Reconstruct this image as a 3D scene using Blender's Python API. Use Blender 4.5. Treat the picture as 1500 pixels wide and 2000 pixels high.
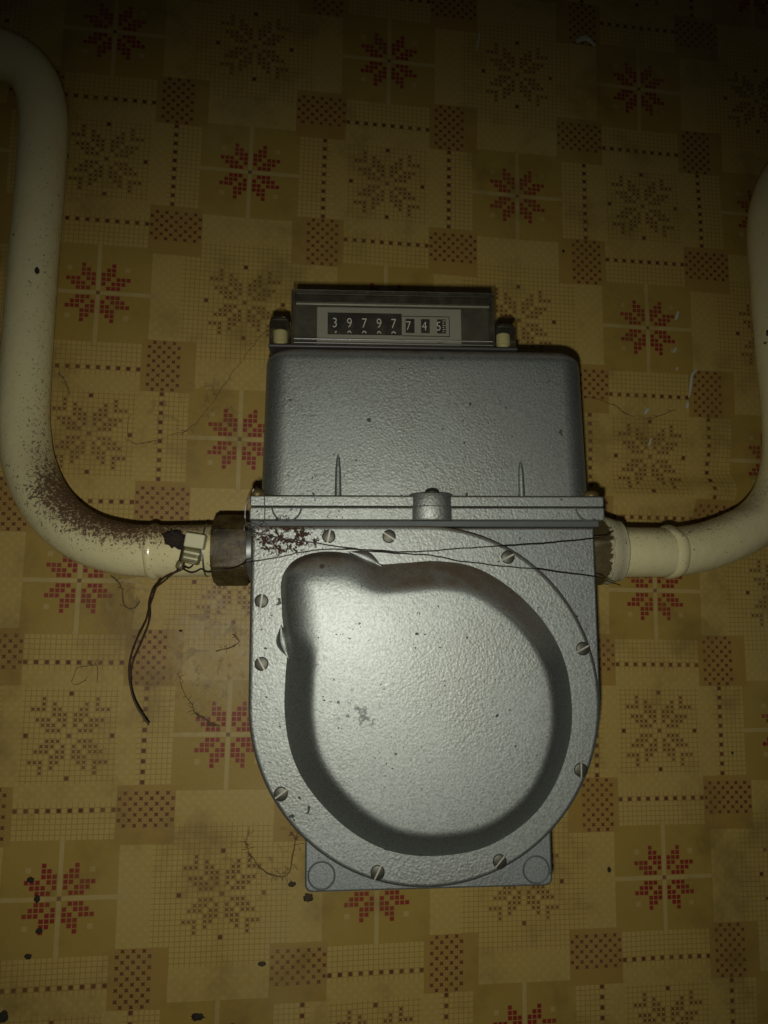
import bpy, bmesh, math, random
import numpy as np
from mathutils import Vector, Matrix, noise as mnoise

random.seed(7)
for o in list(bpy.data.objects):
    bpy.data.objects.remove(o)
scene = bpy.context.scene
COL = scene.collection
MM = 0.001

# ------------------------------------------------------------------ camera
cam_d = bpy.data.cameras.new("camera")
cam = bpy.data.objects.new("camera", cam_d)
COL.objects.link(cam)
scene.camera = cam
cam_d.sensor_fit = 'VERTICAL'
cam_d.sensor_height = 36.0
cam_d.lens = 36.0 * 1430.0 / 2000.0
cam_d.clip_start = 0.01
cam_d.clip_end = 50.0
CR = ((0.991508, -0.029432, -0.126675),
      (-0.129303, -0.118916, -0.984449),
      (0.013911, 0.992468, -0.121712))
CAM_LOC = Vector((-77.94, -536.10, 62.35)) * MM
mw = Matrix.Identity(4)
for r_ in range(3):
    for c_ in range(3):
        mw[r_][c_] = CR[r_][c_]
mw.translation = CAM_LOC
cam.matrix_world = mw

# ------------------------------------------------------------------ light: the phone's flash in a dark room
world = bpy.data.worlds.new("World")
scene.world = world
world.use_nodes = True
bg = world.node_tree.nodes["Background"]
bg.inputs[0].default_value = (1.0, 0.96, 0.88, 1)
bg.inputs[1].default_value = 0.011

fl = bpy.data.lights.new("flash", 'SPOT')
fl.energy = 3.9
fl.color = (1.0, 0.985, 0.93)
fl.shadow_soft_size = 0.0035
fl.spot_size = math.radians(106)
fl.spot_blend = 1.0
flash = bpy.data.objects.new("flash", fl)
COL.objects.link(flash)
FL_LOC = Vector((-83.0, -537.0, 40.0)) * MM
flash.location = FL_LOC
aim = Vector((-20.0, 0.0, -5.0)) * MM
flash.rotation_euler = (aim - FL_LOC).to_track_quat('-Z', 'Y').to_euler()

scene.render.engine = 'CYCLES'
scene.view_settings.view_transform = 'Standard'
scene.view_settings.look = 'None'
scene.view_settings.exposure = 0.0
scene.view_settings.gamma = 1.0
scene.view_settings.use_curve_mapping = False
scene.cycles.max_bounces = 4
scene.cycles.diffuse_bounces = 2
scene.cycles.glossy_bounces = 2
scene.cycles.transparent_max_bounces = 16


# ------------------------------------------------------------------ node helpers
class G:
    """small shader-graph builder"""
    def __init__(self, name):
        self.m = bpy.data.materials.new(name)
        self.m.use_nodes = True
        self.nt = self.m.node_tree
        self.bsdf = self.nt.nodes["Principled BSDF"]
        self.out = self.nt.nodes["Material Output"]

    def node(self, t, **kw):
        n = self.nt.nodes.new(t)
        for k, v in kw.items():
            setattr(n, k, v)
        return n

    def put(self, sock, v):
        if isinstance(v, E):
            self.nt.links.new(v.s, sock)
        elif isinstance(v, (tuple, list)):
            if len(v) == 3 and len(sock.default_value) == 4:
                v = (*v, 1.0)
            sock.default_value = v
        else:
            sock.default_value = v

    def math(self, op, a, b=None, c=None):
        n = self.node('ShaderNodeMath', operation=op)
        self.put(n.inputs[0], a)
        if b is not None:
            self.put(n.inputs[1], b)
        if c is not None:
            self.put(n.inputs[2], c)
        return E(self, n.outputs[0])

    def mix(self, f, a, b):
        n = self.node('ShaderNodeMix', data_type='RGBA')
        self.put(n.inputs[0], f)
        self.put(n.inputs[6], a)
        self.put(n.inputs[7], b)
        return E(self, n.outputs[2])

    def obj(self):
        return E(self, self.node('ShaderNodeTexCoord').outputs['Object'])

    def pos(self):
        return E(self, self.node('ShaderNodeNewGeometry').outputs['Position'])

    def xyz(self, v):
        n = self.node('ShaderNodeSeparateXYZ')
        self.put(n.inputs[0], v)
        return [E(self, n.outputs[i]) for i in range(3)]

    def normal(self):
        return self.xyz(E(self, self.node('ShaderNodeNewGeometry').outputs['Normal']))

    def noise(self, v, scale, detail=3, rough=0.5, dist=0.0):
        n = self.node('ShaderNodeTexNoise')
        self.put(n.inputs['Vector'], v)
        n.inputs['Scale'].default_value = scale
        n.inputs['Detail'].default_value = detail
        n.inputs['Roughness'].default_value = rough
        n.inputs['Distortion'].default_value = dist
        return E(self, n.outputs[0])

    def voro(self, v, scale, feature='F1', rand=1.0):
        n = self.node('ShaderNodeTexVoronoi', feature=feature)
        self.put(n.inputs['Vector'], v)
        n.inputs['Scale'].default_value = scale
        n.inputs['Randomness'].default_value = rand
        return E(self, n.outputs['Distance'])

    def smooth(self, x, lo, hi):
        n = self.node('ShaderNodeMapRange', interpolation_type='SMOOTHSTEP')
        self.put(n.inputs[0], x)
        self.put(n.inputs[1], lo)
        self.put(n.inputs[2], hi)
        return E(self, n.outputs[0])

    def table(self, x, stops):
        """constant steps: value of the last stop at or below x"""
        n = self.node('ShaderNodeValToRGB')
        r = n.color_ramp
        r.interpolation = 'CONSTANT'
        while len(r.elements) > 1:
            r.elements.remove(r.elements[-1])
        for i, (p, v) in enumerate(stops):
            e = r.elements[0] if i == 0 else r.elements.new(p)
            e.position = p
            e.color = (v, v, v, 1)
        self.put(n.inputs[0], x)
        sep = self.node('ShaderNodeSeparateColor')
        self.nt.links.new(n.outputs[0], sep.inputs[0])
        return E(self, sep.outputs[0])

    def bump(self, h, strength, dist, prev=None):
        n = self.node('ShaderNodeBump')
        n.inputs['Strength'].default_value = strength
        n.inputs['Distance'].default_value = dist
        self.put(n.inputs['Height'], h)
        if prev is not None:
            self.put(n.inputs['Normal'], prev)
        return E(self, n.outputs[0])

    def done(self, color, rough=0.5, metal=0.0, normal=None, spec=None, coat=None):
        b = self.bsdf
        self.put(b.inputs['Base Color'], color)
        self.put(b.inputs['Roughness'], rough)
        self.put(b.inputs['Metallic'], metal)
        if normal is not None:
            self.put(b.inputs['Normal'], normal)
        if spec is not None:
            self.put(b.inputs['Specular IOR Level'], spec)
        if coat is not None:
            self.put(b.inputs['Coat Weight'], coat)
            b.inputs['Coat Roughness'].default_value = 0.30
            if normal is not None:
                self.put(b.inputs['Coat Normal'], normal)
        return self.m


class E:
    def __init__(self, g, s):
        self.g, self.s = g, s
    def __add__(self, o): return self.g.math('ADD', self, o)
    __radd__ = __add__
    def __sub__(self, o): return self.g.math('SUBTRACT', self, o)
    def __rsub__(self, o): return self.g.math('SUBTRACT', o, self)
    def __mul__(self, o): return self.g.math('MULTIPLY', self, o)
    __rmul__ = __mul__
    def __truediv__(self, o): return self.g.math('DIVIDE', self, o)
    def __lt__(self, o): return self.g.math('LESS_THAN', self, o)
    def __gt__(self, o): return self.g.math('GREATER_THAN', self, o)
    def abs(self): return self.g.math('ABSOLUTE', self)
    def floor(self): return self.g.math('FLOOR', self)
    def max(self, o): return self.g.math('MAXIMUM', self, o)
    def min(self, o): return self.g.math('MINIMUM', self, o)
    def wrap(self, lo, hi): return self.g.math('WRAP', self, hi, lo)
    def eq(self, v): return (self - v).abs() < 0.25
    def between(self, a, b): return (self > a) * (self < b)
    def odd(self): return self.wrap(-0.5, 1.5) > 0.5


# ------------------------------------------------------------------ materials
def wallpaper_material():
    g = G("printed_oilcloth")
    P = g.pos()
    X, Y, Z = g.xyz(P)
    # a slight hand-hung waviness
    wob = g.noise(P, 6.0, 2)
    wob2 = 1 - wob
    fu = ((X * 1000 + 222.67) / 3.54375 + (wob - 0.5) * 0.9).wrap(-30, 30)
    fv = ((493.997 - Z * 1000) / 3.5 - 30 + (wob2 - 0.5) * 0.9).wrap(-30, 30)
    iu = (fu + 0.5).floor()
    iv = (fv + 0.5).floor()
    cu = (fu - iu).abs()
    cv = (fv - iv).abs()
    cm = cu.max(cv)
    a, b = fu.abs(), fv.abs()
    ia, ib = iu.abs(), iv.abs()
    su = fu.wrap(-15, 15)
    sv = fv.wrap(-15, 15)
    js = ((fu / 30 + 0.5).floor()).abs()
    ks = ((fv / 30 + 0.5).floor()).abs()
    red = (js + ks).odd()
    notred = 1 - red
    framed = (js + ks) < 0.5
    unframed = (js * ks) > 0.5
    sa, sb = su.abs(), sv.abs()
    isa = (sa + 0.5).floor()
    isb = (sb + 0.5).floor()
    smax = sa.max(sb)
    # regions
    panel = red * (smax < 10.6)
    block = a.between(9.5, 20.5) * b.between(9.5, 20.5)
    graph = ((framed * (smax < 9.0)).max(unframed * (smax < 13.2))).max(
        ((a < 9.5) * b.between(12.6, 19.45)).max((b < 9.5) * a.between(12.6, 19.45)))
    solid = panel.max(block)
    dotbg = (1 - solid) * (1 - graph)
    par = (iu + iv).odd()
    lightdot = dotbg * (1 - par) * (1 - g.smooth((cu * cu + cv * cv), 0.03, 0.28))
    gline = graph * g.smooth(cm, 0.36, 0.46)
    cross = panel * ((sa < 0.42).max(sb < 0.42))
    spot = panel * ((sa - 5.8).abs() < 0.5) * ((sb - 5.2).abs() < 0.5)
    # ink
    xstar = [0, 2**2+2**3+2**4, 2+8+16+32, 2+4+16+32+64, 2+4+8, 4+8+32+64+128, 8+32, 32, 0]
    rstar = [0, 2**2+2**3+2**4, 2+8+16+32, 2+4+16+32+64, 2+4+8, 4+8, 8, 0, 0]
    pos = isb / 16.0 + 0.02
    mx = g.table(pos, [(i / 16.0, v / 256.0) for i, v in enumerate(xstar)])
    mr = g.table(pos, [(i / 16.0, v / 256.0) for i, v in enumerate(rstar)])
    msel = mx * notred + mr * red
    bit = (msel * 256.0 * g.math('POWER', 2.0, 0 - isa) + 0.001).floor().odd()
    sq = 1 - g.smooth(cm, 0.36, 0.44)
    xm = (1 - g.smooth((cu - cv).abs(), 0.14, 0.27)) * (1 - g.smooth(cm, 0.30, 0.40))
    in_star = smax < 7.5
    ink_red = bit * red * sq * in_star
    ink_x = bit * notred * xm * in_star
    center = (isa + isb).eq(0) * sq
    four = notred * ((isa.eq(8) * isb.eq(0)).max(isb.eq(8) * isa.eq(0))) * sq
    dots = ((ib.eq(14) * (a < 9.5) * iu.odd()).max(ia.eq(14) * (b < 9.5) * iv.odd())) * sq
    blk = ((iu.between(10.5, 17.5) * iv.between(-20.5, -9.5)).max(
           iu.between(9.5, 20.5) * iv.between(10.5, 17.5))).max(
          (iu.between(-20.5, -9.5) * iv.between(-19.5, -12.5)).max(
           iu.between(-17.5, -10.5) * iv.between(9.5, 20.5)))
    ink_b = blk * (1 - par) * xm
    dark = (ink_x * 0.9).max(ink_b).max(four).max(center * 0.8).max(dots)
    # colours
    n_big = g.noise(P, 5.0, 4, 0.6)
    n_mid = g.noise(P, 32.0, 4, 0.6)
    cream = g.mix(n_big, (0.450, 0.308, 0.066), (0.520, 0.378, 0.115))
    tanbase = (0.36, 0.245, 0.045)
    col = g.mix(lightdot * 0.42, cream, (0.54, 0.43, 0.18))
    col = g.mix(dotbg * 0.22, col, tanbase)
    col = g.mix(gline * 0.46, col, (0.19, 0.115, 0.022))
    tan = g.mix(n_mid, (0.342, 0.226, 0.038), (0.392, 0.272, 0.058))
    tan2 = g.mix(n_mid, (0.340, 0.208, 0.040), (0.382, 0.250, 0.056))
    col = g.mix(panel, col, tan)
    col = g.mix(block, col, tan2)
    col = g.mix(cross.max(spot * 0.8) * 0.55, col, (0.52, 0.41, 0.17))
    # a pinkish ground was printed under the inked stitches
    halo = (red * bit * in_star).max(blk * 0.5) * 0.3
    col = g.mix(halo, col, (0.30, 0.145, 0.065))
    fade = g.smooth(n_mid, 0.25, 0.6) * 0.22 + 0.74
    col = g.mix(dark * fade, col, (0.118, 0.021, 0.010))
    col = g.mix(ink_red * fade, col, (0.235, 0.013, 0.010))
    # grime: specks, brown haze, dusty film beside the meter
    speck = g.smooth(g.noise(P, 260.0, 2, 0.7), 0.73, 0.78) * g.smooth(g.noise(P, 22.0, 2), 0.45, 0.65)
    col = g.mix(speck * 0.75, col, (0.03, 0.02, 0.008))
    haze = g.smooth(g.noise(P, 14.0, 4, 0.7), 0.47, 0.72)
    col = g.mix(haze * 0.6, col, (0.19, 0.122, 0.030))
    col = g.mix(g.smooth(n_big, 0.56, 0.75) * 0.35, col, (0.46, 0.38, 0.16))
    fx = (X * 1000 + 128.0) / 36.0
    fz = (Z * 1000 - 22.0) / 46.0
    fno = g.noise(P, 80.0, 4, 0.75, 0.8)
    film = (1 - g.smooth(fx * fx + fz * fz + (n_mid - 0.5) * 1.6, 0.0, 1.5)) * \
        g.smooth(fno, 0.34, 0.66)
    col = g.mix(film * 0.5, col, (0.46, 0.38, 0.20))
    smear = 0.0
    for gx_, gz_, rx_, rz_ in ((-122.0, 20.0, 52.0, 62.0), (-84.0, -118.0, 42.0, 34.0), (-196.0, 62.0, 26.0, 24.0), (-150.0, 200.0, 40.0, 30.0)):
        ax_ = (X * 1000 - gx_) / rx_
        az_ = (Z * 1000 - gz_) / rz_
        m_ = 1 - g.smooth(ax_ * ax_ + az_ * az_, 0.0, 1.3)
        smear = m_ if isinstance(smear, float) else smear.max(m_)
    wisp = g.smooth(g.noise(P, 48.0, 5, 0.72, 2.2), 0.52, 0.66)
    col = g.mix(smear * wisp * 0.55, col, (0.135, 0.088, 0.030))
    stain = (1 - g.smooth(fx * fx + fz * fz + (n_mid - 0.5) * 2.0, 0.5, 1.2)) * \
        (1 - g.smooth(fno, 0.30, 0.38))
    col = g.mix(stain * 0.6, col, (0.12, 0.075, 0.026))
    nrm = g.bump(g.noise(P, 300.0, 3, 0.7), 0.35, 0.0006)
    rough = n_mid * 0.18 + 0.42
    return g.done(col, rough, 0.0, nrm, spec=0.35)


def hammer_paint(name, base, rough, metal):
    """silver hammertone enamel, with settled dust, rust at one corner and flecks"""
    g = G(name)
    P = g.obj()
    X, Y, Z = g.xyz(P)
    nx, ny, nz = g.normal()
    cells = g.voro(P, 760.0, 'SMOOTH_F1')
    fine = g.noise(P, 1500.0, 2, 0.6)
    patch = g.noise(P, 30.0, 3, 0.6)
    lowf = g.noise(P, 12.0, 3, 0.6)
    b0 = tuple(c * 0.86 for c in base)
    col = g.mix(patch, b0, base)
    vein = g.smooth(g.noise(P, 950.0, 3, 0.65, 0.5), 0.40, 0.56)
    col = g.mix((1 - vein) * 0.5, col, tuple(c * 0.45 for c in base))
    # thin olive ageing film
    col = g.mix(g.smooth(lowf, 0.4, 0.75) * 0.22, col, (0.24, 0.24, 0.16))
    # flecks
    fl = g.smooth(g.noise(P, 380.0, 2, 0.65), 0.655, 0.70) * g.smooth(g.noise(P, 42.0, 3, 0.6), 0.42, 0.62)
    fl2 = g.smooth(g.noise(P, 190.0, 1, 0.5), 0.755, 0.775)
    # scabs on the lower left of the dome face
    sx = (X * 1000 + 40.0) / 15.0
    sz = (Z * 1000 - 6.0) / 13.0
    scab = (1 - g.smooth(sx * sx + sz * sz, 0.2, 1.3)) * g.smooth(g.noise(P, 150.0, 4, 0.7), 0.55, 0.66)
    fleck = fl.max(fl2).max(scab * 0.5)
    col = g.mix(fleck * 0.85, col, (0.03, 0.025, 0.016))
    # rust creeping from the corner where the seal wire is tied
    rx = (X * 1000 + 84.0) / 36.0
    rz = (Z * 1000 - 99.0) / 12.0
    rmask = 1 - g.smooth(rx * rx + rz * rz + (patch - 0.5) * 1.2, 0.1, 1.15)
    rust_n = g.noise(P, 420.0, 3, 0.72)
    rust = g.smooth(rust_n + rmask * 0.15, 0.64, 0.69) * g.smooth(rmask, 0.02, 0.3)
    col = g.mix(rust, col, g.mix(g.noise(P, 400.0, 2), (0.022, 0.009, 0.005), (0.075, 0.032, 0.014)))
    # brown dust lying on everything that faces up
    up = g.smooth(nz, 0.22, 0.72) * g.smooth(lowf + g.noise(P, 110.0, 4, 0.7) * 0.5, 0.35, 0.85)
    col = g.mix(up * 0.9, col, (0.088, 0.052, 0.019))
    dirt = (rust + up).min(1.0).max(fleck * 0.8)
    h = cells * 0.8 + fine * 0.15 + g.noise(P, 640.0, 2, 0.5, 0.4) * 0.9
    nrm = g.bump(h * (g.smooth(lowf, 0.35, 0.65) * 0.9 + 0.3), 0.42, 0.00036)
    nrm = g.bump(rust * rust_n, 0.5, 0.0006, nrm)
    return g.done(col, dirt * 0.25 + rough, (1 - dirt * 0.9) * metal, nrm, spec=0.4, coat=(1 - dirt) * 0.26)


def pipe_paint(name, grime):
    """cream oil paint over iron pipe; grime flecks where dust settled"""
    g = G(name)
    P = g.pos()
    X, Y, Z = g.xyz(P)
    nx, ny, nz = g.normal()
    n1 = g.noise(P, 40.0, 4, 0.6)
    col = g.mix(n1, (0.66, 0.585, 0.285), (0.75, 0.68, 0.38))
    fleck_n = g.noise(P, 520.0, 3, 0.75)
    dens = g.smooth(nz, -0.1, 0.9) * 0.09
    if grime:
        gx = (X * 1000 + 205.0) / 62.0
        gz = (Z * 1000 - 112.0) / 38.0
        near = 1 - g.smooth(gx * gx + gz * gz, 0.05, 1.6)
        tx = 1 - g.smooth(X * 1000, -205.0, -100.0) * 0.0
        upper = g.smooth(nz + (n1 - 0.5) * 0.5, 0.0, 0.75)
        low = 1 - g.smooth(Z * 1000, 110.0, 260.0)
        dens = dens + near * g.smooth(nz, -0.5, 0.5) * 0.145 + low * 0.03 + g.smooth(nx, -0.2, 0.7) * (1 - g.smooth(Z * 1000, 300.0, 420.0)) * 0.05
        solid = g.smooth(nz + (n1 - 0.5) * 0.8, 0.72, 1.05) * low * 0.92
        col = g.mix(upper * low * 0.6, col, (0.24, 0.155, 0.055))
    else:
        solid = g.smooth(nz + (n1 - 0.5) * 0.6, 0.5, 1.0) * 0.55
    fleck = g.smooth(fleck_n + dens, 0.665, 0.715)
    big = g.smooth(g.noise(P, 120.0, 2, 0.5), 0.74, 0.76)
    fleck = fleck.max(big)
    col = g.mix(solid * 0.85, col, (0.085, 0.045, 0.018))
    col = g.mix(fleck * 0.9, col, g.mix(g.noise(P, 500.0, 2), (0.040, 0.017, 0.009), (0.15, 0.065, 0.03)))
    h = g.noise(P, 110.0, 3, 0.6) + g.noise(P, 28.0, 2) * 2.0
    nrm = g.bump(h, 0.35, 0.0016)
    nrm = g.bump(fleck, 0.35, 0.0005, nrm)
    rough = (fleck.max(solid)) * 0.45 + 0.19
    return g.done(col, rough, 0.0, nrm, spec=0.5)


def plain(name, c, rough=0.5, metal=0.0, var=0.35, scale=120.0, bump=0.15, spec=0.5):
    g = G(name)
    P = g.obj()
    n = g.noise(P, scale, 4, 0.65)
    n2 = g.noise(P, scale * 6, 2, 0.6)
    col = g.mix(n, tuple(x * (1 - var) for x in c), tuple(min(1, x * (1 + var * 0.6)) for x in c))
    nrm = g.bump(n * 0.6 + n2 * 0.4, bump, 0.0004)
    return g.done(col, n2 * 0.12 + rough - 0.06, metal, nrm, spec=spec)


def nut_material(name, painted):
    g = G(name)
    P = g.obj()
    X, Y, Z = g.xyz(P)
    n = g.noise(P, 90.0, 5, 0.7)
    n2 = g.noise(P, 420.0, 3, 0.7)
    col = g.mix(g.smooth(n, 0.35, 0.65), (0.026, 0.019, 0.007), (0.105, 0.076, 0.025))
    col = g.mix(g.smooth(n2, 0.62, 0.75) * 0.6, col, (0.075, 0.048, 0.02))
    rough = n2 * 0.2 + 0.42
    if painted:
        col = g.mix(0.5, col, (0.105, 0.078, 0.028))
        edge = g.smooth(X * 1000 + (n - 0.5) * 14.0 + (n2 - 0.5) * 9.0, 119.5, 120.8)
        chips = 1 - g.smooth(n2, 0.63, 0.67)
        m = edge * chips
        col = g.mix(m, col, (0.46, 0.43, 0.26))
    nrm = g.bump(n * 0.5 + n2 * 0.5, 0.5, 0.0008)
    return g.done(col, rough, 0.1, nrm)


def clear_plastic(name, tint, gloss):
    g = G(name)
    nt = g.nt
    tr = g.node('ShaderNodeBsdfTransparent')
    tr.inputs[0].default_value = (*tint, 1)
    gl = g.node('ShaderNodeBsdfGlossy')
    gl.inputs[0].default_value = (1, 1, 1, 1)
    gl.inputs[1].default_value = 0.12
    df = g.node('ShaderNodeBsdfDiffuse')
    df.inputs[0].default_value = (0.5, 0.45, 0.3, 1)
    P = g.obj()
    dirt = g.noise(P, 140.0, 4, 0.7)
    fr = g.node('ShaderNodeFresnel')
    fr.inputs[0].default_value = 1.46
    m1 = g.node('ShaderNodeMixShader')
    nt.links.new(fr.outputs[0], m1.inputs[0])
    nt.links.new(tr.outputs[0], m1.inputs[1])
    nt.links.new(gl.outputs[0], m1.inputs[2])
    m2 = g.node('ShaderNodeMixShader')
    f = g.smooth(dirt, 0.4, 0.8) * 0.05 + gloss
    g.put(m2.inputs[0], f)
    nt.links.new(m1.outputs[0], m2.inputs[1])
    nt.links.new(df.outputs[0], m2.inputs[2])
    nt.links.new(m2.outputs[0], g.out.inputs[0])
    return g.m


MAT = {}
MAT['wall'] = wallpaper_material()
MAT['silver'] = hammer_paint("silver_hammer_enamel", (0.430, 0.458, 0.405), 0.59, 1.0)
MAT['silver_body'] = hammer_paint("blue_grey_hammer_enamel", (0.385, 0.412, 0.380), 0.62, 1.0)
MAT['pipe_dirty'] = pipe_paint("grimy_cream_paint", True)
MAT['pipe_clean'] = pipe_paint("cream_paint", False)
MAT['nut'] = nut_material("blackened_iron", False)
MAT['nut_painted'] = nut_material("chipped_painted_iron", True)
MAT['screw'] = plain("dull_screw_steel", (0.105, 0.105, 0.080), 0.5, 0.85, 0.55, 300.0, 0.2)
MAT['slot'] = plain("bright_screw_slot", (0.44, 0.42, 0.33), 0.55, 0.3, 0.6, 500.0, 0.2)
MAT['brass'] = plain("tarnished_brass", (0.40, 0.30, 0.12), 0.4, 0.85, 0.3, 200.0)
MAT['gasket'] = plain("dark_grey_gasket", (0.085, 0.095, 0.085), 0.6, 0.0, 0.3, 100.0)
MAT['collar'] = plain("bare_steel_collar", (0.30, 0.31, 0.28), 0.4, 0.8, 0.4, 90.0)
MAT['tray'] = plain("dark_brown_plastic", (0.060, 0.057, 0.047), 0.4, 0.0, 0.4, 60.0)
MAT['dark_lip'] = plain("black_brown_edge", (0.012, 0.007, 0.005), 0.5, 0.0, 0.4, 60.0)  # painted shade at the window's top; also the dark boss caps
MAT['dial'] = plain("grey_dial_plate", (0.35, 0.355, 0.32), 0.55, 0.1, 0.15, 40.0, 0.05)
MAT['drum'] = plain("black_counter_drum", (0.012, 0.013, 0.018), 0.4, 0.0, 0.2, 80.0, 0.05)
MAT['digit'] = plain("white_digit_paint", (0.78, 0.77, 0.74), 0.5, 0.0, 0.08, 80.0, 0.02)
MAT['ink'] = plain("black_print", (0.015, 0.015, 0.015), 0.5, 0.0, 0.1, 80.0, 0.02)
MAT['clear'] = clear_plastic("clear_window_plastic", (0.92, 0.91, 0.86), 0.015)
MAT['clear_edge'] = clear_plastic("yellowed_clear_plastic", (0.82, 0.79, 0.66), 0.03)
MAT['ledge'] = plain("scuffed_plastic_edge", (0.17, 0.17, 0.14), 0.35, 0.0, 0.5, 160.0)  # weaker painted glint for a plastic edge catching light
MAT['ledge_light'] = plain("bright_plastic_edge", (0.36, 0.36, 0.31), 0.35, 0.0, 0.5, 160.0)  # light grey stands in for plastic edges catching light
MAT['cream'] = plain("cream_plastic", (0.60, 0.57, 0.34), 0.45, 0.0, 0.08, 150.0, 0.08)
MAT['olive'] = plain("olive_plastic", (0.17, 0.15, 0.055), 0.35, 0.0, 0.4, 200.0)
MAT['dark_tag'] = plain("dark_tag", (0.026, 0.014, 0.008), 0.9, 0.0, 0.6, 250.0)
MAT['wire'] = plain("dark_seal_wire", (0.035, 0.028, 0.02), 0.45, 0.5, 0.3, 300.0)
MAT['wire_silver'] = plain("bare_seal_wire", (0.42, 0.40, 0.36), 0.4, 0.8, 0.4, 300.0)
MAT['twine'] = plain("brown_twisted_wire", (0.060, 0.032, 0.014), 0.6, 0.1, 0.5, 400.0, 0.3)
MAT['cobweb'] = plain("dusty_cobweb", (0.15, 0.105, 0.042), 0.9, 0.0, 0.5, 400.0)
MAT['dirt'] = plain("black_dirt", (0.034, 0.027, 0.013), 0.95, 0.0, 0.5, 300.0, 0.5)
MAT['dust_tuft'] = plain("grey_brown_dust", (0.075, 0.055, 0.026), 0.95, 0.0, 0.5, 300.0, 0.5)
MAT['drip'] = plain("whitish_paint_drip", (0.52, 0.50, 0.36), 0.4, 0.0, 0.15, 200.0)


# ------------------------------------------------------------------ object helpers
def obj(name, me, mat=None, parent=None, smooth=False):
    o = bpy.data.objects.new(name, me)
    COL.objects.link(o)
    if mat is not None and not me.materials:
        for m in (mat if isinstance(mat, (list, tuple)) else [mat]):
            me.materials.append(MAT[m])
    if parent is not None:
        o.parent = parent
    if smooth:
        me.shade_smooth()
    return o


def tag(o, label, cat, group=None):
    o['label'] = label
    o['category'] = cat
    if group:
        o['group'] = group
    return o


def empty(name, loc=(0, 0, 0)):
    o = bpy.data.objects.new(name, None)
    o.empty_display_size = 0.02
    COL.objects.link(o)
    o.location = loc
    return o


def to_mesh(bm, name):
    bmesh.ops.recalc_face_normals(bm, faces=bm.faces)
    me = bpy.data.meshes.new(name)
    bm.to_mesh(me)
    bm.free()
    return me


def sharp(me, deg=35, flat=1e9):
    me.shade_smooth()
    me.set_sharp_from_angle(angle=math.radians(deg))
    # large flats keep their own normal instead of bending into the bevels
    big = {tuple(sorted(k)) for p in me.polygons if p.area > flat * 1e-6 for k in p.edge_keys}
    if big:
        at = me.attributes.get('sharp_edge') or me.attributes.new('sharp_edge', 'BOOLEAN', 'EDGE')
        for e in me.edges:
            if tuple(sorted(e.vertices)) in big:
                at.data[e.index].value = True
    return me


def box_mesh(x0, x1, d0, d1, z0, z1, bev=0.0, seg=3):
    """box in millimetres; d = distance in front of the wall"""
    bm = bmesh.new()
    bmesh.ops.create_cube(bm, size=1.0)
    for v in bm.verts:
        v.co = Vector(((x0 + x1) / 2 + v.co.x * (x1 - x0),
                       -(d0 + d1) / 2 + v.co.y * (d1 - d0),
                       (z0 + z1) / 2 + v.co.z * (z1 - z0))) * MM
    if bev > 0:
        bmesh.ops.bevel(bm, geom=bm.edges[:], offset=bev * MM, segments=seg, profile=0.5, affect='EDGES')
    return sharp(to_mesh(bm, "box"), 35, 8.0)


def prism_mesh(pts, d0, d1, bev=0.0, seg=3):
    """outline in the x-z plane (mm) extruded from d0 to d1, bevelled on the front rim"""
    bm = bmesh.new()
    back = [bm.verts.new(Vector((x, -d0, z)) * MM) for x, z in pts]
    front = [bm.verts.new(Vector((x, -d1, z)) * MM) for x, z in pts]
    n = len(pts)
    for i in range(n):
        bm.faces.new((back[i], back[(i + 1) % n], front[(i + 1) % n], front[i]))
    bm.faces.new(back[::-1])
    bm.faces.new(front)
    bmesh.ops.recalc_face_normals(bm, faces=bm.faces)
    bm.edges.ensure_lookup_table()
    if bev > 0:
        fs = set(front)
        rim = [e for e in bm.edges if e.verts[0] in fs and e.verts[1] in fs]
        bmesh.ops.bevel(bm, geom=rim, offset=bev * MM, segments=seg, profile=0.5, affect='EDGES')
    return sharp(to_mesh(bm, "prism"), 35, 60.0)


def loft_mesh(rings, cap=True):
    bm = bmesh.new()
    R = [[bm.verts.new(Vector(p)) for p in ring] for ring in rings]
    n = len(R[0])
    for a, b in zip(R[:-1], R[1:]):
        for i in range(n):
            bm.faces.new((a[i], a[(i + 1) % n], b[(i + 1) % n], b[i]))
    if cap:
        bm.faces.new(R[0][::-1])
        bm.faces.new(R[-1])
    return to_mesh(bm, "loft")


def smooth_path(pts, n):
    """Catmull-Rom through the points, resampled to n steps"""
    P = [Vector(p) for p in pts]
    P = [P[0] * 2 - P[1]] + P + [P[-1] * 2 - P[-2]]
    out = []
    for i in range(1, len(P) - 2):
        p0, p1, p2, p3 = P[i - 1:i + 3]
        for k in range(12):
            t = k / 12
            out.append(0.5 * ((2 * p1) + (p2 - p0) * t + (2 * p0 - 5 * p1 + 4 * p2 - p3) * t * t
                              + (3 * p1 - p0 - 3 * p2 + p3) * t ** 3))
    out.append(P[-2])
    L = [0]
    for q, r in zip(out[:-1], out[1:]):
        L.append(L[-1] + (r - q).length)
    res = []
    j = 0
    for k in range(n + 1):
        s = L[-1] * k / n
        while j < len(L) - 2 and L[j + 1] < s:
            j += 1
        f = (s - L[j]) / max(1e-9, L[j + 1] - L[j])
        res.append(out[j].lerp(out[j + 1], f))
    return res


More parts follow.
